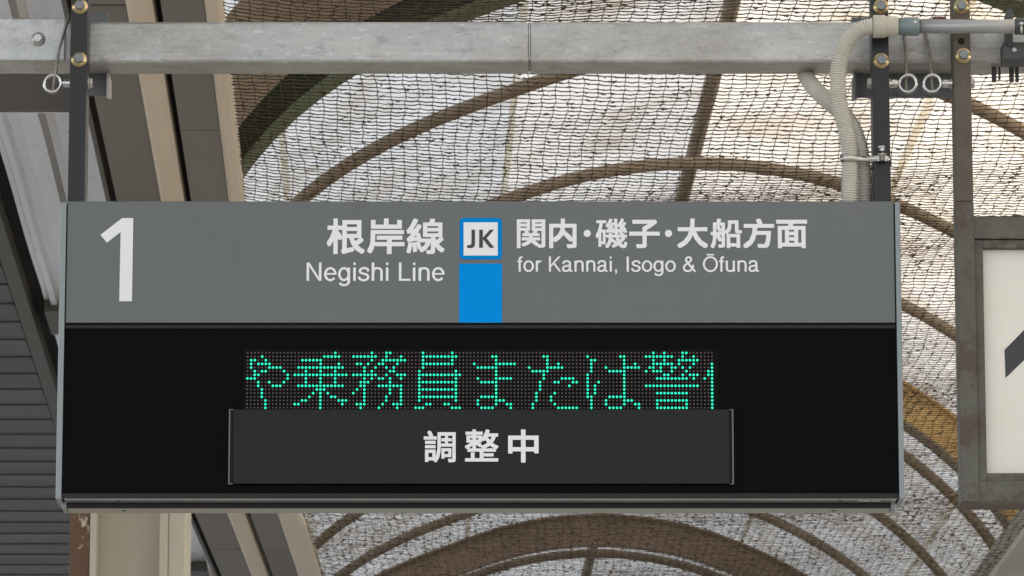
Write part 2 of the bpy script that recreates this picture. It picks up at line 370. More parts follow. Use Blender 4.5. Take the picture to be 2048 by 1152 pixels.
def edge_strip(X0, X1, w1):
    mb = MB(); c = .012
    cuts = [S0, 12, 14, 16, 18, 20.3, 22, 24, 26, S1]
    prof = lambda d: [(X0, 3.64), (X0, 3.585 + c), (X0 + c, 3.585), (X1 - c, 3.585), (X1, 3.585 + c), (X1, 3.64)]
    n = 6; vs = []; fs = []
    for d in cuts:
        ex = w1 * max(0, min(1.6, d - 20.0))
        for k, (x, z) in enumerate(prof(d)): vs.append(cv(x + bend(d) + (ex if k > 2 else 0), d, z))
    for i in range(len(cuts) - 1):
        for k in range(n): fs.append((i * n + k, i * n + (k + 1) % n, (i + 1) * n + (k + 1) % n, (i + 1) * n + k))
    fs += [tuple(range(n)), tuple((len(cuts) - 1) * n + k for k in range(n))[::-1]]
    mb.add(vs, fs); obj('edge_beam', mb, M['beige'], left)
edge_strip(-.468, -.420, .035)
edge_strip(-.676, -.605, 0)
mb = MB(); lb(mb, -.848, -.447, S0, S1, 3.68, 3.76); obj('roof_backing', mb, M['seam'], left)
def soffit(X0, X1, joints):
    for a, b in zip(joints, joints[1:]):
        mb = MB(); lb(mb, X0, X1, a + .008, b - .008, 3.60 + random.uniform(0, .004), 3.64); obj('soffit_panel', mb, M['soffit'], left)
soffit(-.584, -.470, [S0, 10.96, 14.80, 18.63, 22.45, 26.3, S1])
soffit(-.812, -.678, [S0, 10.4, 13.40, 16.4, 19.4, 22.46, 25.5, S1])
mb = MB(); lb(mb, -.845, -.832, S0, S1, 3.60, 3.66); obj('edge_trim', mb, M['deck_beam'], left)
mb = MB(); lb(mb, -.866, -.852, S0, S1, 3.70, 3.74); obj('edge_trim', mb, M['deck_beam'], left)
for a, b in ((9.0, 11.45), (11.95, 14.62), (15.16, 18.02), (18.48, 21.32), (21.82, 23.92)):      # folded sheets between cross beams
    mb = MB()
    prof = [(-1.18, 3.775), (-1.163, 3.775), (-1.155, 3.755), (-1.135, 3.755), (-1.125, 3.78), (-1.095, 3.782), (-1.083, 3.745), (-1.025, 3.745), (-1.010, 3.772), (-.985, 3.78), (-.925, 3.782), (-.90, 3.78), (-.868, 3.776)]
    n = len(prof); vs = []; fs = []; steps = 14
    for i in range(steps + 1):
        d = a + (b - a) * i / steps
        for x, z in prof: vs.append(cv(x + bend(d), d, z + .006 * math.sin(3.1 * d + 9 * x) * (1 if 0 < i < steps else 0)))
    for i in range(steps):
        for k in range(n - 1): fs.append((i * n + k, i * n + k + 1, (i + 1) * n + k + 1, (i + 1) * n + k))
    mb.add(vs, fs); sh = obj('roof_deck_sheet', mb, M['deck'], left)
    mb = MB(); lb(mb, -1.175, -.873, a - .035, a, 3.742, 3.748); obj('sheet_lip', mb, M['deck'], sh)
for a, b in ((11.45, 11.92), (14.62, 15.12), (18.03, 18.44), (21.33, 21.78), (23.93, 24.6)):
    mb = MB(); lb(mb, -1.18, -.86, a, b, 3.735, 3.85); obj('cross_beam', mb, M['deck_beam'], left)
mb = MB(); lb(mb, -1.185, -.855, S0, S1, 3.86, 3.90); obj('roof_backing', mb, M['seam'], left)
mb = MB(); lb(mb, -1.235, -1.187, S0, S1, 3.80, 3.86); obj('gutter', mb, M['seam'], left)
mb = MB(); lb(mb, -1.275, -1.227, S0, S1, 3.735, 3.80); obj('edge_trim', mb, M['deck_beam'], left)
ceil = thing('plank_ceiling', 'dark brown lapped siding soffit left of the silver roof sheets', 'ceiling', cv(-2.5, 18, 3.75))
D = 9.2; k = 0
while D < 30:
    w = (.325 - .0045 * max(0, D - 17)) * random.uniform(.975, 1.025)
    mb = MB(); b0, b1 = bend(D), bend(D + w)
    mb.hexa([cv(-4.6, D, 3.742), cv(-1.281 + b0, D, 3.742), cv(-1.281 + b1, D + w - .009, 3.747), cv(-4.6, D + w - .009, 3.747),
             cv(-4.6, D, 3.775), cv(-1.281 + b0, D, 3.775), cv(-1.281 + b1, D + w - .009, 3.785), cv(-4.6, D + w - .009, 3.785)])
    obj('plank', mb, M['plank'], ceil); D += w; k += 1
mb = MB(); mb.hexa([cv(-4.6, 9.2, 3.80), cv(-1.29, 9.2, 3.80), cv(-1.29, 30, 3.80), cv(-4.6, 30, 3.80), cv(-4.6, 9.2, 3.84), cv(-1.29, 9.2, 3.84), cv(-1.29, 30, 3.84), cv(-4.6, 30, 3.84)])
obj('roof_backing', mb, M['seam'], ceil)

# ------------------------------------------------------------------ canopy on the right of the net
right = thing('canopy_soffit', 'grey green canopy edge at the lower right corner of the net', 'canopy', cv(3.5, 20, 3.6))
for a, b in zip([6, 9.5, 13, 16.4, 19.6, 22.75, 26, 29.2, 34], [9.5, 13, 16.4, 19.6, 22.75, 26, 29.2, 34]):
    mb = MB()
    mb.hexa([cv(2.715, a + .004, 3.565), cv(8.5, a + .004, 3.565), cv(8.5, b - .004, 3.565), cv(2.715, b - .004, 3.565),
             cv(2.715, a + .004, 3.70), cv(8.5, a + .004, 3.70), cv(8.5, b - .004, 3.70), cv(2.715, b - .004, 3.70)])
    obj('soffit_panel', mb, M['edge'], right)

# ------------------------------------------------------------------ column under the left canopy
def colpx(px): return at(px, 1090, 16.0).x
cb = thing('steel_column', 'cream steel column with flaking brown left flange below the sign', 'column', ((colpx(140) + colpx(370)) / 2, 16.1, 0))
def colseg(name, x0, x1, y0, y1, mt):
    mb = MB(); mb.bbox((colpx(x0), y0, 0), (colpx(x1), y1, CAMZ + 3.50), .004); return obj(name, mb, mt, cb)
colseg('flange', 139, 179, 16.0, 16.30, M['column_rust'])
colseg('flange_lip', 179.6, 193, 15.995, 16.29, M['column'])
colseg('web', 188, 324, 16.12, 16.135, M['column'])
colseg('flange_lip', 319, 336, 15.995, 16.29, M['column'])
colseg('flange', 336.6, 370, 16.0, 16.30, M['column'])

# ------------------------------------------------------------------ neighbouring building added out of view to shade the far end of the vault
tw = thing('office_building', 'grey office block standing beside the far end of the platform', 'building', (22, 42, 0))
mb = MB(); mb.box((15, 24.2, 0), (30, 62, 26)); obj('wall', mb, M['tower'], tw)
for zz in range(7):
    for yy in range(9):
        mb = MB(); mb.box((14.96, 25.4 + yy * 4, 2 + zz * 3.4), (14.995, 28.2 + yy * 4, 4 + zz * 3.4)); obj('window', mb, M['tower_glass'], tw)

# ------------------------------------------------------------------ bird net
def net_z(X, D):
    e = (X - 1.16) / 1.59; k = (15.0 / max(D, 13.0)) ** 2
    return 3.602 - .05 * (1 - e ** 4) + (1 - e ** 4) * k * (.022 * math.sin(2.35 * D + 1.1 * math.sin(1.3 * X)) + .008 * math.sin(5.1 * D + 2.7 * X) + .0015 * math.sin(19 * X + 3 * D))
def net_x(X, D):
    """the left edge of the net follows the bend of the canopy beam"""
    return X + (bend(D) + .06 * max(0.0, min(1.0, (D - 20) / 1.6))) * max(0.0, (2.75 - X) / 3.18)
CX, CD = .0375, .0385; NX0, NX1, ND0, ND1 = -.43, 2.75, 12.4, 30.4
nx = int((NX1 - NX0) / CX); nd = int((ND1 - ND0) / CD)
rn = random.Random(3)
jx = [[0.0] * (nd + 1) for _ in range(nx + 1)]; jd = [[0.0] * (nd + 1) for _ in range(nx + 1)]
for i in range(nx + 1):
    for j in range(nd + 1):
        D = ND0 + j * CD; X = NX0 + i * CX
        jx[i][j] = rn.gauss(0, .0022) + .010 * math.sin(2.2 * D + 3.1 * X) + .006 * math.sin(6.7 * D + .9 * X)
        jd[i][j] = rn.gauss(0, .0028) + .005 * math.sin(3.3 * X + .7 * D)
P = [[cv(net_x(NX0 + i * CX, ND0 + j * CD) + jx[i][j], ND0 + j * CD + jd[i][j], net_z(NX0 + i * CX, ND0 + j * CD)) for j in range(nd + 1)] for i in range(nx + 1)]
def cord(mb, pts, r, n=3):
    base = len(mb.v); t0 = rn.uniform(0, 2)
    side = Vector((0, 1, 0)) if abs((pts[-1] - pts[0]).x) > abs((pts[-1] - pts[0]).y) else Vector((1, 0, 0))
    up = Vector((0, 0, 1))
    for p in pts:
        rr = r * rn.uniform(.75, 1.3)
        for k in range(n):
            a = 2 * PI * k / n + t0; mb.v.append(tuple(p + (side * math.cos(a) + up * math.sin(a)) * rr))
    for i in range(len(pts) - 1):
        for k in range(n):
            mb.f.append((base + i * n + k, base + i * n + (k + 1) % n, base + (i + 1) * n + (k + 1) % n, base + (i + 1) * n + k)); mb.sm.append(False)
net = MB()
for j in range(nd + 1):
    row = []
    for i in range(nx + 1):
        row.append(P[i][j])
        if i < nx:
            q = (P[i][j] + P[i + 1][j]) / 2; q.z -= .0008 + rn.uniform(0, .0022); row.append(q)
    cord(net, row, .0019)
for i in range(nx + 1): cord(net, P[i], .0013)
for j in range(nd):                                          # lint and dirt caught on the cords
    for i in range(nx):
        if rn.random() < .8:
            for _ in range(1 if rn.random() < .6 else 2):
                t = rn.random(); c = P[i][j].lerp(P[i + 1][j], t); L = rn.uniform(.003, .012); h = rn.uniform(.001, .0029)
                c = c + Vector((0, rn.uniform(-.004, .004), -h * rn.uniform(.2, 1.1)))
                sl = rn.uniform(-.5, .5)
                net.add([c + Vector((-L, 0, -L * sl)), c + Vector((0, -h, 0)), c + Vector((L, 0, L * sl)), c + Vector((0, h, 0)), c + Vector((rn.uniform(-.3, .3) * L, 0, h)), c + Vector((rn.uniform(-.6, .6) * L, 0, -h * rn.uniform(.7, 1.8)))],
                        [(0, 1, 4), (1, 2, 4), (2, 3, 4), (3, 0, 4), (1, 0, 5), (2, 1, 5), (3, 2, 5), (0, 3, 5)])
tag(obj('bird_net', net, M['net'], None, fix=False), 'dirty brown bird net stretched flat under the arched roof', 'net')

# ------------------------------------------------------------------ hanging train sign
YS = 10.50
def zs(py, Y=YS): return at(1024, py, Y).z
def xs(px, py, Y=YS): return at(px, py, Y).x
def flat_mesh(loops, Y, th=.0006):
    """filled outlines [(x, z)] as a thin raised plate on the plane y=Y facing the viewer"""
    cu = bpy.data.curves.new('outline', 'CURVE'); cu.dimensions = '2D'; cu.fill_mode = 'BOTH'; cu.extrude = th / 2
    for lp in loops:
        sp = cu.splines.new('POLY'); sp.points.add(len(lp) - 1); sp.use_cyclic_u = True
        for p, (x, z) in zip(sp.points, lp): p.co = (x, z, 0, 1)
    o = bpy.data.objects.new('outline', cu); COL.objects.link(o)
    me = bpy.data.meshes.new_from_object(o.evaluated_get(bpy.context.evaluated_depsgraph_get()))
    mb = MB(); mb.add([(v.co.x, Y - th / 2 - v.co.z, v.co.y) for v in me.vertices], [tuple(p.vertices) for p in me.polygons])
    bpy.data.objects.remove(o); bpy.data.curves.remove(cu); bpy.data.meshes.remove(me)
    return mb
def glyph(ch, x0, y0, x1, y1, Y, mt, parent, name):
    """one character of the built-in typeface, fitted into its box; shifted layers give the heavier weight of the sign"""
    cu = bpy.data.curves.new('character', 'FONT'); cu.body = ch; cu.resolution_u = 3; cu.fill_mode = 'FRONT'
    o = bpy.data.objects.new('character', cu); COL.objects.link(o); bpy.context.view_layer.update()
    me = bpy.data.meshes.new_from_object(o.evaluated_get(bpy.context.evaluated_depsgraph_get()))
    V = [(v.co.x, v.co.y) for v in me.vertices]; Fc = [tuple(p.vertices) for p in me.polygons]
    bpy.data.objects.remove(o); bpy.data.curves.remove(cu); bpy.data.meshes.remove(me)
    u0, u1 = min(v[0] for v in V), max(v[0] for v in V); v0, v1 = min(v[1] for v in V), max(v[1] for v in V)
    ym = (y0 + y1) / 2; s = {'関': 1.35, '磯': 1.05, '船': 1.4, '調': 1.25, '整': 1.2, '線': 1.55}.get(ch, 1.75) * .00102
    X0, X1, Z0, Z1 = xs(x0, ym, Y) + s, xs(x1, ym, Y) - s, zs(y1, Y) + s, zs(y0, Y) - s
    mb = MB(); k = 0
    for dx, dz in ((0, 0), (1, 0), (-1, 0), (0, 1), (0, -1), (1, 1), (-1, 1), (1, -1), (-1, -1)):
        mb.add([(X0 + (x - u0) / (u1 - u0) * (X1 - X0) + dx * s, Y - .0003 - k * .00005, Z0 + (z - v0) / (v1 - v0) * (Z1 - Z0) + dz * s) for x, z in V], Fc); k += 1
    return obj(name, mb, mt, parent, fix=False)
# plain grotesque letters drawn as pen strokes: advance width, then strokes ('b' straight bar points, 'c' curved points, 'o' oval, 'p' filled outline)
ARCH = [(.155, .40), (.175, .54), (.255, .655), (.39, .692), (.53, .66), (.605, .575), (.622, .45), (.622, .30)]
LET = {
 'N': (1.006, [('b', [(.167, 0), (.167, 1)]), ('b', [(.838, 0), (.838, 1)]), ('p', [(.106, 1), (.245, 1), (.900, 0), (.760, 0)])]),
 'L': (.774, [('b', [(.168, 0), (.168, 1)]), ('p', [(.168, 0), (.745, 0), (.745, .112), (.168, .112)])]),
 'I': (.387, [('b', [(.194, 0), (.194, 1)])]),
 'K': (.929, [('b', [(.168, 0), (.168, 1)]), ('p', [(.225, .285), (.225, .44), (.705, 1), (.870, 1)]), ('p', [(.385, .50), (.475, .605), (.925, 0), (.770, 0)])]),
 'i': (.309, [('b', [(.155, 0), (.155, .728)]), ('p', [(.093, .862), (.217, .862), (.217, 1), (.093, 1)])]),
 'h': (.774, [('b', [(.155, 0), (.155, 1)]), ('c', ARCH), ('b', [(.622, 0), (.622, .33)])]),
 'n': (.774, [('b', [(.155, 0), (.155, .728)]), ('c', ARCH), ('b', [(.622, 0), (.622, .33)])]),
 'u': (.774, [('b', [(.622, 0), (.622, .728)]), ('c', [(.777 - x, .728 - y) for x, y in ARCH]), ('b', [(.155, .398), (.155, .728)])]),
 'r': (.464, [('b', [(.155, 0), (.155, .728)]), ('c', [(.155, .38), (.175, .53), (.245, .64), (.35, .678), (.455, .672)])]),
 'f': (.387, [('c', [(.185, 0), (.185, .40), (.185, .80), (.205, .90), (.265, .948), (.375, .945)]), ('p', [(.02, .632), (.365, .632), (.365, .728), (.02, .728)])]),
 'o': (.774, [('o', (.387, .364, .280, .324, 0, 360))]),
 'O': (1.083, [('o', (.542, .497, .428, .463, 0, 360)), ('p', [(.300, 1.068), (.784, 1.068), (.784, 1.165), (.300, 1.165)])]),
 'e': (.774, [('o', (.387, .364, .276, .324, 3, 322)), ('p', [(.12, .335), (.722, .335), (.722, .425), (.12, .425)])]),
 'g': (.774, [('c', [(.620, .728), (.620, .40), (.620, .02), (.595, -.12), (.50, -.210), (.36, -.232), (.21, -.200), (.128, -.105)]), ('o', (.358, .366, .258, .322, 0, 360))]),
 's': (.696, [('c', [(.600, .515), (.560, .630), (.450, .690), (.335, .694), (.205, .650), (.140, .555), (.170, .465), (.290, .408), (.420, .370), (.545, .315), (.588, .215), (.550, .108), (.440, .046), (.335, .036), (.200, .066), (.120, .135), (.092, .230)])]),
 'a': (.774, [('c', [(.120, .500), (.150, .625), (.245, .687), (.365, .694), (.490, .668), (.550, .590), (.558, .480), (.558, .160), (.575, .075), (.635, .046), (.715, .052)]),
              ('c', [(.558, .430), (.470, .398), (.310, .375), (.175, .325), (.108, .225), (.118, .125), (.190, .055), (.295, .040), (.420, .075), (.520, .165), (.556, .270)])]),
 ',': (.387, [('p', [(.122, 0), (.265, 0), (.265, .143), (.122, .143)]), ('p', [(.190, .01), (.265, .01), (.258, -.060), (.215, -.140), (.128, -.195), (.128, -.140), (.175, -.095), (.192, -.040)])]),
 '&': (.929, [('c', [(.865, -.01), (.600, .300), (.360, .580), (.262, .725), (.262, .835), (.335, .930), (.440, .955), (.545, .915), (.590, .815), (.555, .705), (.450, .610)]),
              ('c', [(.470, .625), (.330, .530), (.180, .420), (.118, .310), (.118, .190), (.205, .070), (.355, .036), (.520, .075), (.660, .225), (.735, .450)])]),
 ' ': (.387, [])}
def spline2(p, n=7):
    q = [(2 * p[0][0] - p[1][0], 2 * p[0][1] - p[1][1])] + list(p) + [(2 * p[-1][0] - p[-2][0], 2 * p[-1][1] - p[-2][1])]; out = []
    for i in range(1, len(q) - 2):
        for k in range(n):
            t = k / n; out.append(tuple(.5 * (2 * q[i][j] + (q[i + 1][j] - q[i - 1][j]) * t + (2 * q[i - 1][j] - 5 * q[i][j] + 4 * q[i + 1][j] - q[i + 2][j]) * t * t + (3 * q[i][j] - q[i - 1][j] - 3 * q[i + 1][j] + q[i + 2][j]) * t ** 3) for j in (0, 1)))
    return out + [p[-1]]
def words(text, x0, base, cap, Y, mt, parent, w=.142):
    """a line of lettering: left edge and baseline in the photograph's pixels, capital height in pixels"""
    pen = 0.0; lay = 0
    def put(pts, faces):
        nonlocal lay
        lay += 1; yy = Y - .0003 - (lay % 9) * .00006
        mb.add([(xs(x0 + (pen + u) * cap, base - cap / 2, Y), yy, zs(base - v * cap, Y)) for u, v in pts], faces)
    def ribbon(p, closed=False):
        n = len(p); A = []; C = []
        for i in range(n):
            a = p[i - 1] if (i or closed) else p[0]; b = p[(i + 1) % n] if (i < n - 1 or closed) else p[-1]
            dx, dy = b[0] - a[0], b[1] - a[1]; l = math.hypot(dx, dy) or 1
            hw = w / 2 * (1 - .14 * abs(dx / l)); A.append((p[i][0] - dy / l * hw, p[i][1] + dx / l * hw)); C.append((p[i][0] + dy / l * hw, p[i][1] - dx / l * hw))
        put(A + C, [(i, (i + 1) % n, n + (i + 1) % n, n + i) for i in range(n if closed else n - 1)])
    for ch in text:
        adv, strokes = LET[ch]; mb = MB()
        for kind, d in strokes:
            if kind == 'p': put(d, [tuple(range(len(d)))])
            elif kind == 'b': ribbon(d)
            elif kind == 'c': ribbon(spline2(d))
            else:
                cx, cy, rx, ry, t0, t1 = d; full = t1 - t0 >= 360; n = 40
                ribbon([(cx + rx * math.cos(math.radians(t0 + (t1 - t0) * k / (n if full else n - 1))), cy + ry * math.sin(math.radians(t0 + (t1 - t0) * k / (n if full else n - 1)))) for k in range(n)], full)
        if strokes: obj('letter', mb, mt, parent, fix=False)
        pen += adv
def poly(pts, Y, mt, parent, name, ym=None):
    ym = ym or sum(p[1] for p in pts) / len(pts)
    return obj(name, flat_mesh([[(xs(x, ym, Y), zs(y, Y)) for x, y in pts]], Y), mt, parent)
def rrect(x0, y0, x1, y1, r, n=5):
    out = []
    for cx, cy, a in ((x1 - r, y0 + r, -90), (x1 - r, y1 - r, 0), (x0 + r, y1 - r, 90), (x0 + r, y0 + r, 180)):
        for k in range(n + 1):
            t = math.radians(a + 90 * k / n); out.append((cx + r * math.cos(t), cy + r * math.sin(t)))
    return out
XL, XR = xs(134.5, 420), xs(1788, 420)           # between the side caps
sign = thing('departure_sign', 'hanging grey sign with white numeral 1 above a black green-lit LED display', 'sign', ((XL + XR) / 2, YS + .05, zs(1025)))
def sb(name, X0, X1, y0, y1, Y0, Y1, mt, parent=None, b=.0008):
    mb = MB(); mb.bbox((X0, Y0, zs(y1, Y0)), (X1, Y1, zs(y0, Y0)), b); return obj(name, mb, mt, parent or sign)
sb('housing', XL - .001, XR + .001, 405.5, 996.0, YS + .012, YS + .098, M['gap'])
head = sb('header_panel', XL + .0005, XR - .0005, 402.5, 645.5, YS, YS + .0115, M['header'], b=.0014)
sb('divider_trim', XL - .0005, XR, 649.5, 657.0, YS + .001, YS + .0118, M['frame_dark'])
glass = sb('display_glass', XL - .001, XR + .001, 657.5, 985.5, YS + .0045, YS + .0116, M['glass'], b=.0005)
sb('lower_trim', XL - .001, XR + .001, 986, 997.0, YS + .0005, YS + .0118, M['frame_dark'])
mb = MB(); mb.box((XL + .004, YS + .002, zs(997.2) - .0012), (XR - .004, YS + .098, zs(997.2))); rail = obj('bottom_rail', mb, M['rail'], sign)
for px, side in ((122.2, 'l'), (1799.6, 'r')):               # end caps
    x0 = xs(px, 403); x1 = x0 + (.0115 if side == 'l' else -.0105)
    mb = MB(); mb.bbox((min(x0, x1), YS - .004, zs(998.0, YS - .004)), (max(x0, x1), YS + .1, zs(403.6, YS - .004)), .0016); obj('end_cap', mb, M['cap'], sign)
# slim lower housing, set back
YL = YS + .040
low = sb('lower_housing', xs(135, 1010, YL), xs(1779.5, 1010, YL), 1003, 1016.6, YL, YL + .055, M['frame_dark'])
sb('lower_rail', xs(135, 1010, YL), xs(1779.5, 1010, YL), 1016.8, 1017.6, YL - .0004, YL + .0545, M['rail'], b=.0003)
for a, b in ((124.2, 133.2), (1781.5, 1791)):
    sb('lower_end_cap', xs(a, 1010, YL), xs(b, 1010, YL), 1003, 1017.4, YL - .001, YL + .056, M['cap'], b=.0012)
for px, py, Y in ((237, 1000.5, YS + .02), (1680, 1000.5, YS + .02)):
    mb = MB(); p = at(px, py, Y); mb.lathe((p.x, Y, zs(997.2) - .0018), (0, 0, 1), [(0, .004), (.0008, .005)], 12); obj('screw', mb, M['gap'], sign)
for px in (247, 1668):
    mb = MB(); mb.lathe((xs(px, 1018, YL), YL + .022, zs(1017.6, YL) - .0010), (0, 0, 1), [(0, .004), (.0008, .005)], 12); obj('screw', mb, M['gap'], sign)
mb = MB()
for k, wd in enumerate((5, 4, 6, 5, 3, 5, 4, 6)):            # maker's plate, too small to read
    x = xs(1718 + 5.6 * k, 1000); mb.box((x, YS + .014, zs(997.2) - .0016), (x + wd * .00075, YS + .026, zs(997.2) - .0013))
obj('maker_mark', mb, M['white'], sign)
# lettering on the header
YH = YS - .0003
poly([(244.1, 436.2), (266.4, 436.2), (266.2, 602.6), (240.9, 602.6), (241.4, 464.1), (214.4, 485.5), (201.2, 470)], YH, M['white'], sign, 'platform_numeral', 450)
for ch, x0, x1, y0, y1 in (('根', 653.6, 729.8, 437, 508.4), ('岸', 734.4, 809, 437, 508.4), ('線', 813, 889.2, 437, 508.4)):
    glyph(ch, x0, y0, x1, y1, YH, M['white'], sign, 'character')
for ch, x0, x1, y0, y1 in (('関', 1033.6, 1090.6, 438.8, 496.6), ('内', 1098.2, 1153.2, 437.2, 496.6), ('磯', 1191, 1254.4, 437, 496.6), ('子', 1258.4, 1319.6, 439.4, 496.6),
                           ('大', 1354.2, 1415.8, 437.2, 496.4), ('船', 1421, 1484, 437.2, 496.6), ('方', 1486, 1548.4, 437.2, 496.6), ('面', 1552.4, 1614.4, 439.6, 496.6)):
    glyph(ch, x0, y0, x1, y1, YH, M['white'], sign, 'character')
for cx in (1174.4, 1336.9):
    poly([(cx + 7.2 * math.cos(2 * PI * k / 24), 466.9 + 7.2 * math.sin(2 * PI * k / 24)) for k in range(24)], YH, M['white'], sign, 'middle_dot')
words('Negishi Line', 609.6, 561.8, 36.7, YH, M['white'], sign)
words('for Kannai, Isogo & Ofuna', 1033.8, 543.4, 30.3, YH, M['white'], sign)
badge = poly(rrect(919.4, 436, 1003.9, 518.8, 8), YH, M['blue_dark'], sign, 'line_badge')
poly([(927.2, 444.8), (995.4, 444.8), (995.4, 511.2), (927.2, 511.2)], YH - .0007, M['white'], badge, 'badge_field')
J = [(943, 459.5), (950, 459.5), (950, 487.5), (949.3, 491.3), (947.3, 494.3), (944.3, 496), (940.3, 496.2), (934.2, 495.6), (934.4, 490.2), (938.5, 490.4), (941, 489.6), (942.6, 487.6), (943, 484)]
K = [(958.4, 459.5), (965.7, 459.5), (965.7, 475.4), (980, 459.5), (988, 459.5), (973.2, 476.4), (988.8, 495.6), (979.6, 495.6), (965.7, 478.4), (965.7, 495.6), (958.4, 495.6)]
poly(J, YH - .0014, M['ink'], badge, 'letter', 478); poly(K, YH - .0014, M['ink'], badge, 'letter', 478)
poly([(918.2, 527.2), (1004, 527.2), (1004, 645.2), (918.2, 645.2)], YH, M['blue'], sign, 'line_colour_bar', 560)
# LED matrix: 16 rows of 128
ROWS = {0: '24 34 38-39 48 56 111 114 119-120', 1: '4 21-25 29-35 38 42 48-57 67-68 81-82 93 102-103 109-116 119 122',
 2: '1-2 5 15-20 34 37-43 48 56 68 82 94-95 103 111 114 118-123', 3: '1 3-6 20 25 30-31 33 36-37 41 48-56 62 68-73 82 85 94 103 106 111-116 118 122 127',
 4: '1 6-9 14-26 32 35 38 40 48 63-68 77 82-86 94 98 103-107 110-111 113 116-117 119 121 127',
 5: '2 4-5 10 16 20 24 32 34 39-40 47 57 68 78-82 94 99-103 109 111-113 116 120 126-127',
 6: '2-3 11 13-27 29-35 38 41-43 47-58 68 81 93 103 114-115 119 121-123 126-127',
 7: '0-2 11 16 20 24 32 34 36-37 39 42 47 57 63 68-72 81 86-89 93 103 112-120 122 125 127',
 8: '3 6 10 16 20 24 31-33 39 47-57 64-68 80 84-85 89-90 93 96 103 127',
 9: '3 7-9 14-26 31-32 36-42 47 57 68 80 88 93 95 103 109-123 127',
 10: '4 19-21 30 32 39 42 47-57 68 80 93 95 103 127', 11: '4 18 20 22 29 32 39 42 47 57 68 79 84 93 95 103 112-120 127',
 12: '4 17 20 23-24 32 38 42 47-57 64-68 79 83 93-94 99-103 127', 13: '5 15-16 20 25-27 32 38 42 47 57 63 68-70 79 83 94 98 103-105 112-120 127',
 14: '5 13-14 20 26 30-32 37 40-42 49-50 54-55 63 68 71-72 78 84 94 98 103 106-107 112 120 127',
 15: '5 20 31 36 41 46-48 56-58 64-67 72 78 85-90 94 99-102 107 112-120 127'}
YD = YS + .0042
board = poly([(487, 698.5), (1436.5, 698.5), (1436.5, 824), (487, 824)], YD, M['led_board'], sign, 'led_board', 720)
lit = set()
for r, s in ROWS.items():
    for tok in s.split():
        a, _, b = tok.partition('-')
        for c in range(int(a), int(b or a) + 1): lit.add((r, c))
on, off = MB(), MB(); yd = YD - .0009
xa, xb = xs(495.2, 705.8, yd), xs(1423.7, 705.8, yd); za, zb = zs(705.8, yd), zs(815.6, yd)
for r in range(16):
    for c in range(128):
        x = xa + (xb - xa) * c / 127; z = za + (zb - za) * r / 15; q = on if (r, c) in lit else off; rad = .00262 if (r, c) in lit else .0018
        q.lathe((x, yd, z), (0, -1, 0), [(0, rad), (.0006, rad * .8)], 8, True)
tag(obj('lit_leds', on, M['led_on'], board, fix=False), kind='stuff'); tag(obj('unlit_leds', off, M['led_off'], board, fix=False), kind='stuff')
# covered lower line of the display
YN = YS - .008
plate = sb('notice_plate', xs(466.5, 890, YN), xs(1459, 890, YN), 818.8, 967.2, YN, YS + .003, M['notice'])
for a, b, c, d in ((457.2, 459.8, 459.8, 466), (1464.4, 1467.2, 1459.6, 1464)):
    sb('slot_edge', xs(a, 890, YN), xs(b, 890, YN), 818.6, 968, YN - .0006, YS + .003, M['slot_grey'], plate, .0004)
    sb('slot', xs(min(c, d), 890, YN + .003), xs(max(c, d), 890, YN + .003), 820.5, 966.5, YN + .003, YS + .003, M['gap'], plate, .0003)
    lo, hi = min(a, c), max(b, d)
    sb('slot_end', xs(lo, 890, YN), xs(hi, 890, YN), 966.6, 968.2, YN - .0004, YS + .003, M['clamp'], plate, .0002)
    sb('slot_end', xs(lo, 890, YN), xs(hi, 890, YN), 818.4, 820, YN - .0004, YS + .003, M['clamp'], plate, .0002)
for ch, x0, x1, y0, y1 in (('調', 847.4, 911.4, 861.4, 925), ('整', 929.6, 997, 859, 923.2), ('中', 1016.2, 1077.2, 859, 925.2)):
    glyph(ch, x0, y0, x1, y1, YN - .0003, M['white'], plate, 'character')

# ------------------------------------------------------------------ galvanised beam
YB = YS + .10
bz0, bz1 = zs(125, YB), zs(43, YB)
beam = thing('cross_beam', 'galvanised square steel beam running across above the hanging sign', 'beam', (0, YB + .05, bz0))
def beam_seg(X0, X1):
    mb = MB(); mb.bbox((X0, YB, bz0), (X1, YB + .102, bz1), .006); return obj('beam_tube', mb, M['galv'], beam)
xj = xs(1059, 90, YB)
beam_seg(xs(60, 90, YB), xj - .0006); beam_seg(xj + .0006, 2.6)
mb = MB(); mb.box((xj - .0014, YB - .0002, bz0 + .006), (xj + .0014, YB + .1, bz1 - .006)); obj('weld_bead', mb, M['galv'], beam)
sp = MB(); sp.bbox((-2.6, YB - .007, zs(120.5, YB - .007)), (xs(130.6, 80, YB), YB + .108, zs(36.8, YB - .007)), .002); spl = obj('splice_sleeve', sp, M['galv_plate'], beam)
def hexhead(mb, c, d, r, h, rot=.3):
    d = Vector(d).normalized(); a = d.orthogonal().normalized(); b = d.cross(a); c = Vector(c)
    vs = []
    for hh, rr in ((0, r), (h * .82, r), (h, r * .86)):
        for k in range(6):
            t = k * PI / 3 + rot; vs.append(c + d * hh + (a * math.cos(t) + b * math.sin(t)) * rr)
    mb.add(vs, [tuple(range(5, -1, -1)), tuple(range(12, 18))] + [(i * 6 + k, i * 6 + (k + 1) % 6, i * 6 + 6 + (k + 1) % 6, i * 6 + 6 + k) for i in range(2) for k in range(6)])
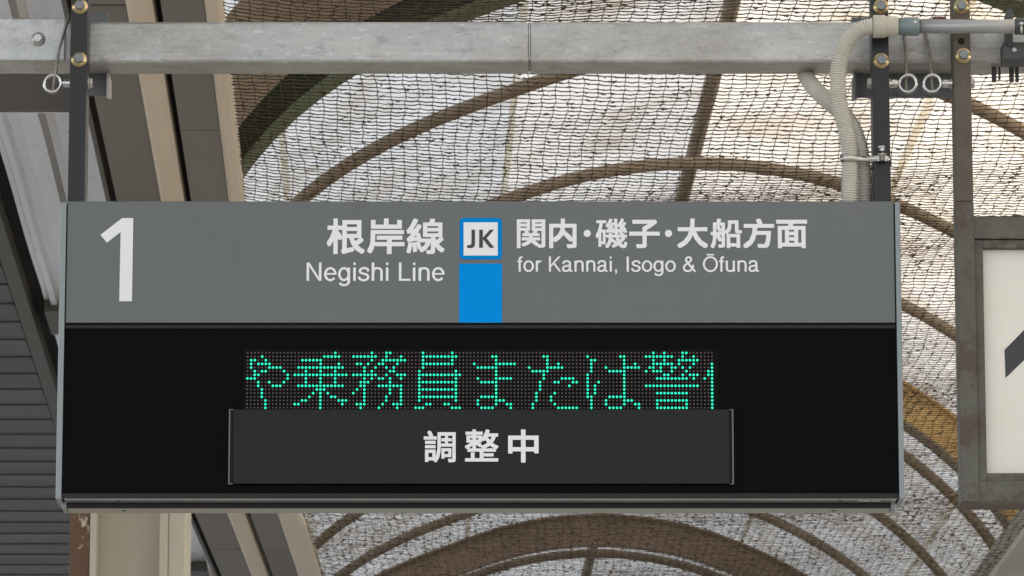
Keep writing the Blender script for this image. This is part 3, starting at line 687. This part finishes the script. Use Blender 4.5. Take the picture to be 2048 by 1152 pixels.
def bolt(parent, c, r, mh, mw, d=(0, -1, 0), rot=.3, dome=0):
    """flanged hex bolt: head with its washers as a sub-part"""
    c = Vector(c); d = Vector(d)
    mb = MB(); hexhead(mb, c + d * .0075, d, r * .68, r * .6, rot)
    o = obj('bolt', mb, mh, parent)
    mb = MB(); mb.lathe(c, d, [(0, r), (.0022, r), (.003, r * .97), (.0031, r * .86), (.0052, r * .84), (.006, r * .80), (.0061, r * .74), (.009, r * .66)], 28); obj('washer', mb, mw, o)
    return o
bolt(spl, (at(76.5, 79, YB - .007)), .0148, M['zinc'], M['zinc'], rot=.1)
for px, py, rr in ((1119, 94, .0105), (1236, 95, .009)):
    mb = MB(); p = at(px, py, YB); mb.torus(p, (0, 1, 0), rr, .0011, 24, 6); obj('plug_weld', mb, M['galv_plate'], beam)

# ------------------------------------------------------------------ hanger posts
YP = YS + .02
def hanger(label, x0, x1, yref, mt, ybot, bolts, hole=None, group='hanger posts bolted to the beam'):
    X0, X1 = xs(x0, yref, YP), xs(x1, yref, YP); z0 = zs(ybot, YP); z1 = zs(-140, YP)
    t = thing('hanger_post', label, 'post', ((X0 + X1) / 2, YP + .037, z0), group)
    mb = MB(); mb.bbox((X0, YP, z0), (X1, YB - .008, z1), .0022); obj('post_tube', mb, mt, t)
    for px, py, mh, mw, rot in bolts: bolt(t, at(px, py, YP), .0163, mh, mw, rot=rot)
    if hole:
        mb = MB(); mb.lathe(at(hole[0], hole[1], YP - .0004), (0, 1, 0), [(0, .0072), (.0008, .0072)], 20); obj('bolt_hole', mb, M['gap'], t)
    return t, X0, X1
pl, lx0, lx1 = hanger('charcoal hanger post above the numeral 1 at the left end of the sign', 140.8, 174.8, 70, M['post_black'], 418, ((160, 13, M['bolt_grey'], M['chromate'], .2), (158, 119, M['bolt_grey'], M['chromate'], .6)))
pr, rx0, rx1 = hanger('charcoal hanger post beside the ribbed conduits at the right end of the sign', 1744.2, 1777.6, 100, M['post_black'], 418, ((1762, 14, M['bolt_grey'], M['chromate'], .0), (1762.5, 122, M['bolt_grey'], M['chromate'], .4)))
def clamp_plate(t, x0, x1, flare, top, bot):
    """plate hooked round the back of the beam, with a turned edge that tapers below"""
    mb = MB(); Yc = YB + .104
    X0, X1 = sorted((xs(x0, 90, Yc), xs(x1, 90, Yc))); zt, zb = zs(top, Yc), zs(bot, Yc)
    mb.bbox((X0, Yc, zb), (X1, Yc + .006, zt), .001)
    o = obj('clamp_plate', mb, M['clamp'], t)
    mb = MB(); xe = X1 if flare > 0 else X0
    xa_, xb_ = sorted((xe, xe + flare * .0042))
    mb = MB(); mb.prism([(Yc - .035, zs(152, Yc)), (Yc + .05, zs(152, Yc)), (Yc + .05, zb + .004), (Yc - .035, zb - .014)], 'x', xa_, xb_)
    obj('turned_edge', mb, M['rail'] if flare > 0 else M['clamp'], o)
clamp_plate(pl, 146, 217, 1, 25, 191)
clamp_plate(pr, 1905, 1709, -1, 60, 195)
mb = MB(); mb.bbox((xs(1705, 90, YB), YB + .03, bz1 + .001), (xs(1742, 90, YB), YB + .10, zs(27, YB)), .002); obj('clamp_plate', mb, M['clamp'], pr)
def eye_bolt(t, cx, cy, dirx, xface, xnut):
    """lifting eye screwed through the post from the side, nut on the far face"""
    Y = YP + .030; c = at(cx, cy, Y)
    mb = MB(); mb.torus(c, (0.25, 1, 0), .0180, .0041, 36, 12)
    a = Vector((c.x + dirx * .0185, Y, c.z))
    mb.lathe(a, (dirx, 0, 0), [(0, .0052), (.002, .0078), (.008, .0084), (abs(xface - a.x) - .004, .0084), (abs(xface - a.x) - .003, .011), (abs(xface - a.x), .011)], 18)
    o = obj('eye_bolt', mb, M['chrome'], t)
    mb = MB(); hexhead(mb, (xnut, Y, c.z), (dirx, 0, 0), .0115, .009, .5); mb.lathe((xnut + dirx * .0005, Y, c.z), (dirx, 0, 0), [(0, .0125), (.0016, .0125)], 20); obj('nut', mb, M['zinc'], o)
    return c
e1 = eye_bolt(pl, 105.7, 166.5, 1, lx0, lx1)
e2 = eye_bolt(pr, 1815.5, 167, -1, rx1, rx0)

# ------------------------------------------------------------------ second sign in its rusty frame
XF = lambda px, py=700: xs(px, py, YP)
old = thing('framed_sign', 'old cream sign with black arrow in rusty olive steel frame at right edge', 'sign', (XF(2250), YP + .04, zs(1013, YP)))
wx0, wx1 = xs(1906, 70, YP), xs(1941, 70, YP)
mb = MB(); mb.bbox((wx0 + .0005, YP + .004, zs(401.5, YP)), (wx1, YB - .008, zs(-140, YP)), .002); wpost = obj('hanger_tube', mb, M['rust_post'], old)
for px, py, rot in ((1922.6, 13.5, .2), (1926.5, 112, .5)): bolt(wpost, at(px, py, YP + .004), .0163, M['bolt_grey'], M['chromate'], rot=rot)
mb = MB(); mb.lathe(at(1922.6, 82.6, YP + .0036), (0, 1, 0), [(0, .0072), (.0008, .0072)], 20); obj('bolt_hole', mb, M['gap'], wpost)
def fr(name, x0, x1, y0, y1, Y0, Y1, mt, parent=old, b=.0016, py=700):
    mb = MB(); mb.bbox((xs(x0, py, YP), Y0, zs(y1, YP)), (xs(x1, py, YP), Y1, zs(y0, YP)), b); return obj(name, mb, mt, parent)
XRR = 2720
mb = MB(); mb.bbox((wx0, YP + .003, zs(1004, YP)), (wx1 + .0005, YB - .0085, zs(402, YP)), .002); obj('frame_upright', mb, M['rust_frame'], old)
fr('frame_upright', XRR, XRR + 42, 404, 1004, YP, YP + .068, M['rust_frame'])
fr('frame_rail', 1951, XRR - 1, 433, 476, YP + .006, YP + .066, M['rust_frame'])
fr('frame_rail', 1951, XRR - 1, 960.5, 1004, YP + .006, YP + .066, M['rust_frame'])
fr('frame_base', 1914, XRR + 44, 1004.6, 1008, YP - .002, YP + .072, M['rust_post'])
fr('glazing_bead', 1953, 1970.5, 477.3, 960, YP + .012, YP + .060, M['rust_frame'], b=.001)
fr('glazing_bead', 1971, XRR - 1, 477.3, 493.5, YP + .012, YP + .060, M['rust_frame'], b=.001)
fr('glazing_bead', 1971, XRR - 1, 944, 960, YP + .012, YP + .060, M['rust_frame'], b=.001)
face = fr('sign_panel', 1969, XRR - 1, 492, 945, YP + .030, YP + .036, M['panel_old'], b=.0005)
ya = YP + .0297
poly([(2009, 700), (2048, 661), (2170, 540), (2290, 660), (2290, 745), (2206, 660), (2206, 900), (2140, 900), (2140, 655), (2010, 757)][:2] + [(2160, 549), (2160, 632), (2048, 720), (2010, 756)], ya, M['arrow'], face, 'arrow', 700)
poly([(2172, 540), (2180, 520), (2420, 520), (2420, 760), (2340, 720), (2340, 620), (2172, 790)], ya, M['arrow'], face, 'arrow', 700)
se = MB()                                                    # crumbling sealant along the top rail
pts = []; rs = random.Random(11)
for k in range(70):
    x = xs(1950 + k * 11, 700, YP); pts.append(Vector((x, YP + .022 + rs.uniform(-.003, .003), zs(432, YP) + rs.uniform(-.0015, .003))))
se.tube(pts, .004, 7, radii=[rs.uniform(.0028, .0065) for _ in pts]); obj('sealant', se, M['sealant'], old)
e3 = eye_bolt(old, 1864.5, 167, 1, wx0, wx1)

# ------------------------------------------------------------------ wire ropes
def rope(label, pts):
    n = 90; P_ = []
    for k in range(n + 1):
        t = k / n * (len(pts) - 1); i = min(int(t), len(pts) - 2); P_.append(pts[i].lerp(pts[i + 1], t - i))
    mb = MB(); ax = (pts[-1] - pts[0]).normalized(); u = ax.orthogonal().normalized(); w = ax.cross(u); acc = 0
    hel = [[] for _ in range(5)]
    for k, p in enumerate(P_):
        if k: acc += (p - P_[k - 1]).length
        for s in range(5):
            a = acc / .020 * 2 * PI + s * 2 * PI / 5; hel[s].append(p + (u * math.cos(a) + w * math.sin(a)) * .0019)
    for h in hel: mb.tube(h, .00145, 5)
    t = thing('wire_rope', label, 'rope', pts[0], 'safety wires through the eye bolts')
    obj('strands', mb, M['rope'], t)
    d = (pts[1] - pts[0]).normalized(); mb = MB(); mb.lathe(pts[0] + d * .030, d, [(0, .0034), (.001, .004), (.014, .004), (.015, .0034)], 12); f = obj('ferrule', mb, M['rope'], t)
    for k in range(3 if 'pair' in label else 0):                # frayed tape ends under the eye
        p = pts[0] + Vector((random.uniform(-.022, .004), -.002, -.002)); mb = MB(); mb.tube([p, p + Vector((random.uniform(-.01, .006), 0, -.006)), p + Vector((random.uniform(-.014, .012), 0, -.011 - random.uniform(0, .006)))], .0016, 6, radii=[.0012, .0022, .0009]); obj('tape_end', mb, M['bracket'], t)
    return t
def ring_pt(e, dy=0): return e + Vector((0, dy, -.0150))
zt = bz1 + .004
rope('safety wire beside the left hanger post, by the numeral 1', [ring_pt(e1), at(118, 100, YS + .045), at(138, 33, YS + .075), Vector((xs(142, 30, YB), YB + .05, zs(28, YB)))])
rope('left safety wire of the pair beneath the grey conduit pipe', [e2 + Vector((-.003, 0, -.0150)), at(1812.5, 120, YS + .075), at(1809, 70, YS + .09), Vector((xs(1806, 40, YB), YB + .01, zs(38, YB)))])
rope('right safety wire of the pair beneath the grey conduit pipe', [e3 + Vector((.001, 0, -.0150)), at(1860, 110, YS + .075), at(1852, 70, YS + .09), Vector((xs(1846, 40, YB), YB + .01, zs(38, YB)))])

# ------------------------------------------------------------------ conduits
def smooth_path(pts, step):
    pts = [Vector(p) for p in pts]; P_ = [pts[0] * 2 - pts[1]] + pts + [pts[-1] * 2 - pts[-2]]; out = []
    for i in range(1, len(P_) - 2):
        a, b, c, d = P_[i - 1:i + 3]; n = 24
        for k in range(n):
            t = k / n; out.append(.5 * ((2 * b) + (c - a) * t + (2 * a - 5 * b + 4 * c - d) * t * t + (3 * b - a - 3 * c + d) * t ** 3))
    out.append(P_[-2])
    res = [out[0]]; acc = 0; last = out[0]
    for q in out[1:]:
        seg = (q - last).length
        while acc + seg >= step:
            r = (step - acc) / seg; last = last.lerp(q, r); res.append(last.copy()); seg = (q - last).length; acc = 0
        acc += seg; last = q
    return res
def ribbed(name, label, pts, r, group):
    path = smooth_path(pts, .0013); rad = []
    for k in range(len(path)): rad.append(r if k % 4 in (0, 1) else r * .84)
    mb = MB(); mb.tube(path, r, 20, smooth=False, radii=rad, up=(0, 1, 0))
    return tag(obj(name, mb, M['hose']), label, 'conduit', group)
YC = YS + .005
front = [(1748, 53, -.022), (1738, 53.5, -.022), (1719, 60, -.018), (1700, 77, -.012), (1686, 102, -.006), (1678, 132, 0), (1676, 162, .004), (1677, 192, .008), (1682, 222, .012), (1690, 255, .018), (1696, 285, .022), (1699, 315, .026), (1699.5, 356, .030), (1699, 415, .034)]
ribbed('ribbed_conduit', 'beige ribbed conduit curving from the coupler down into the sign', [at(x, y, YS + d) for x, y, d in front], .0180, 'ribbed conduits entering the sign')
back = [(1600, 60, .235), (1602, 110, .235), (1608, 142, .215), (1620, 165, .165), (1637, 185, .12), (1662, 208, .085), (1688, 230, .066), (1706, 256, .058), (1718, 288, .056), (1725, 322, .058), (1728, 360, .062), (1728.5, 415, .065)]
ribbed('ribbed_conduit', 'beige ribbed conduit that comes from behind the beam, partly hidden by the other', [at(x, y, YS + d) for x, y, d in back], .0172, 'ribbed conduits entering the sign')
pipe = thing('conduit_pipe', 'grey rigid conduit pipe with beige and blue grey couplings at upper right', 'pipe', at(1930, 52.5, YS - .022))
def along(name, x0, x1, prof, mt, n=28):
    a = at(x0, 53, YS - .022); b = at(x1, 53, YS - .022); L = (b - a).length
    mb = MB(); mb.lathe(a, (b - a), [(h * L, r) for h, r in prof], n); return obj(name, mb, mt, pipe)
along('coupler', 1746, 1796, [(0, .0222), (.03, .0238), (.44, .0238), (.48, .0232), (.5, .0214), (.55, .0212), (.93, .0212), (.97, .0205), (1, .019)], M['coupler'])
so = along('socket', 1795, 1838, [(0, .0178), (.30, .0178), (.33, .0194), (.93, .0194), (.98, .0188), (1, .017)], M['socket'])
mb = MB(); p = at(1830, 45, YS - .022 - .0175); mb.lathe(p, (.1, -1, .35), [(0, .0042), (.002, .0042), (.0032, .002)], 12); obj('screw', mb, M['zinc'], so)
along('pipe_tube', 1836, 2140, [(0, .0146), (1, .0146)], M['pipe'])
# beam-end bracket with a pipe clamp
br = thing('pipe_bracket', 'dark steel bracket holding the grey pipe at upper right corner', 'bracket', at(2040, 90, YS + .04))
def bxp(name, x0, x1, y0, y1, Y0, Y1, mt, parent=br, b=.001):
    mb = MB(); mb.bbox((xs(x0, 80, Y0), Y0, zs(y1, Y0)), (xs(x1, 80, Y0), Y1, zs(y0, Y0)), b); return obj(name, mb, mt, parent)
bxp('bracket_body', 2006, 2110, 84, 119, YS + .035, YB - .002, M['bracket'])
bxp('bracket_arm', 2015, 2026, 18, 92, YS + .030, YB - .002, M['bracket'])
bxp('bracket_arm', 2004.5, 2110, 93, 118, YS + .031, YS + .0345, M['bracket'])
mb = MB(); mb.lathe(at(2028.6, 100, YS + .0305), (0, -1, 0), [(0, .0046), (.0015, .0046), (.0016, .0022), (.0005, .002)], 16); obj('screw', mb, M['zinc'], br)
mb = MB(); c = at(2050, 53, YS - .022); mb.torus(c, (1, 0, 0), .0178, .0022, 28, 8); mb.lathe(c - Vector((.022, 0, 0)), (1, 0, 0), [(0, .0150), (.002, .0172), (.05, .0172)], 28); obj('pipe_clamp', mb, M['bracket'], br)
mb = MB(); hexhead(mb, at(2043, 50, YS - .040), (0, 0, 1), .006, .005); mb.lathe(at(2043, 66, YS - .040), (0, 0, 1), [(0, .0028), (.020, .0028)], 10); obj('clamp_bolt', mb, M['zinc'], br)
for k, (px, w) in enumerate(((1987, 9), (1998, 4), (2022, 9), (2033, 7))):
    bxp('channel_foot', px - w / 2, px + w / 2, 128, 163 if w > 5 else 158, YB + .04, YB + .05, M['bracket'])
tag(bxp('marker_tape', 1866, 1893, 33, 38, YB + .05, YB + .06, M['red'], None), 'small red strip showing between the pipe and the beam', 'tape')
# strap that ties both conduits to the post
st = thing('hose_strap', 'bright steel strap tying both ribbed conduits to the right post', 'strap', at(1730, 316, YS + .03))
mb = MB(); zc0, zc1 = zs(322, YS + .01), zs(310.5, YS + .01)
loop = [(1679.6, .030), (1681, .012), (1690, .004), (1702, .004), (1716, .012), (1732, .020), (1746, .013), (1760, .010), (1776, .012), (1782.5, .018), (1783.5, .05), (1770, .062), (1750, .1), (1715, .09), (1690, .06)]
q = [(xs(x, 316, YS + d), YS + d) for x, d in loop]; n = len(q); vs = [(x, y, zc0) for x, y in q] + [(x, y, zc1) for x, y in q]
ins = [(x * .9996, y + .0012) for x, y in q]; vs += [(x, y, zc0) for x, y in ins] + [(x, y, zc1) for x, y in ins]
for i in range(n - 1): mb.f += [(i, i + 1, n + i + 1, n + i), (2 * n + i, 3 * n + i, 3 * n + i + 1, 2 * n + i + 1), (n + i, n + i + 1, 3 * n + i + 1, 3 * n + i), (i, 2 * n + i, 2 * n + i + 1, i + 1)]; mb.sm += [True, True, False, False]
mb.v += vs; obj('band', mb, M['chrome'], st)
mb = MB(); c = at(1764, 306, YS + .004); mb.lathe(c + Vector((0, 0, -.017)), (0, 0, 1), [(0, .0062), (.012, .0062), (.0125, .0095), (.0145, .0095), (.015, .0042), (.022, .004)], 16)
hexhead(mb, c + Vector((0, 0, .004)), (0, 0, 1), .0065, .006); mb.tube([c + Vector((.003, 0, .006)), c + Vector((.004, -.002, .013)), c + Vector((-.008, -.002, .012))], .0028, 8); obj('strap_bolt', mb, M['chrome'], st)
mb = MB(); mb.box((xs(1756, 316, YS + .006), YS + .006, zc0 - .001), (xs(1772, 316, YS + .006), YS + .009, zc1 + .003)); obj('strap_tab', mb, M['chrome'], st)
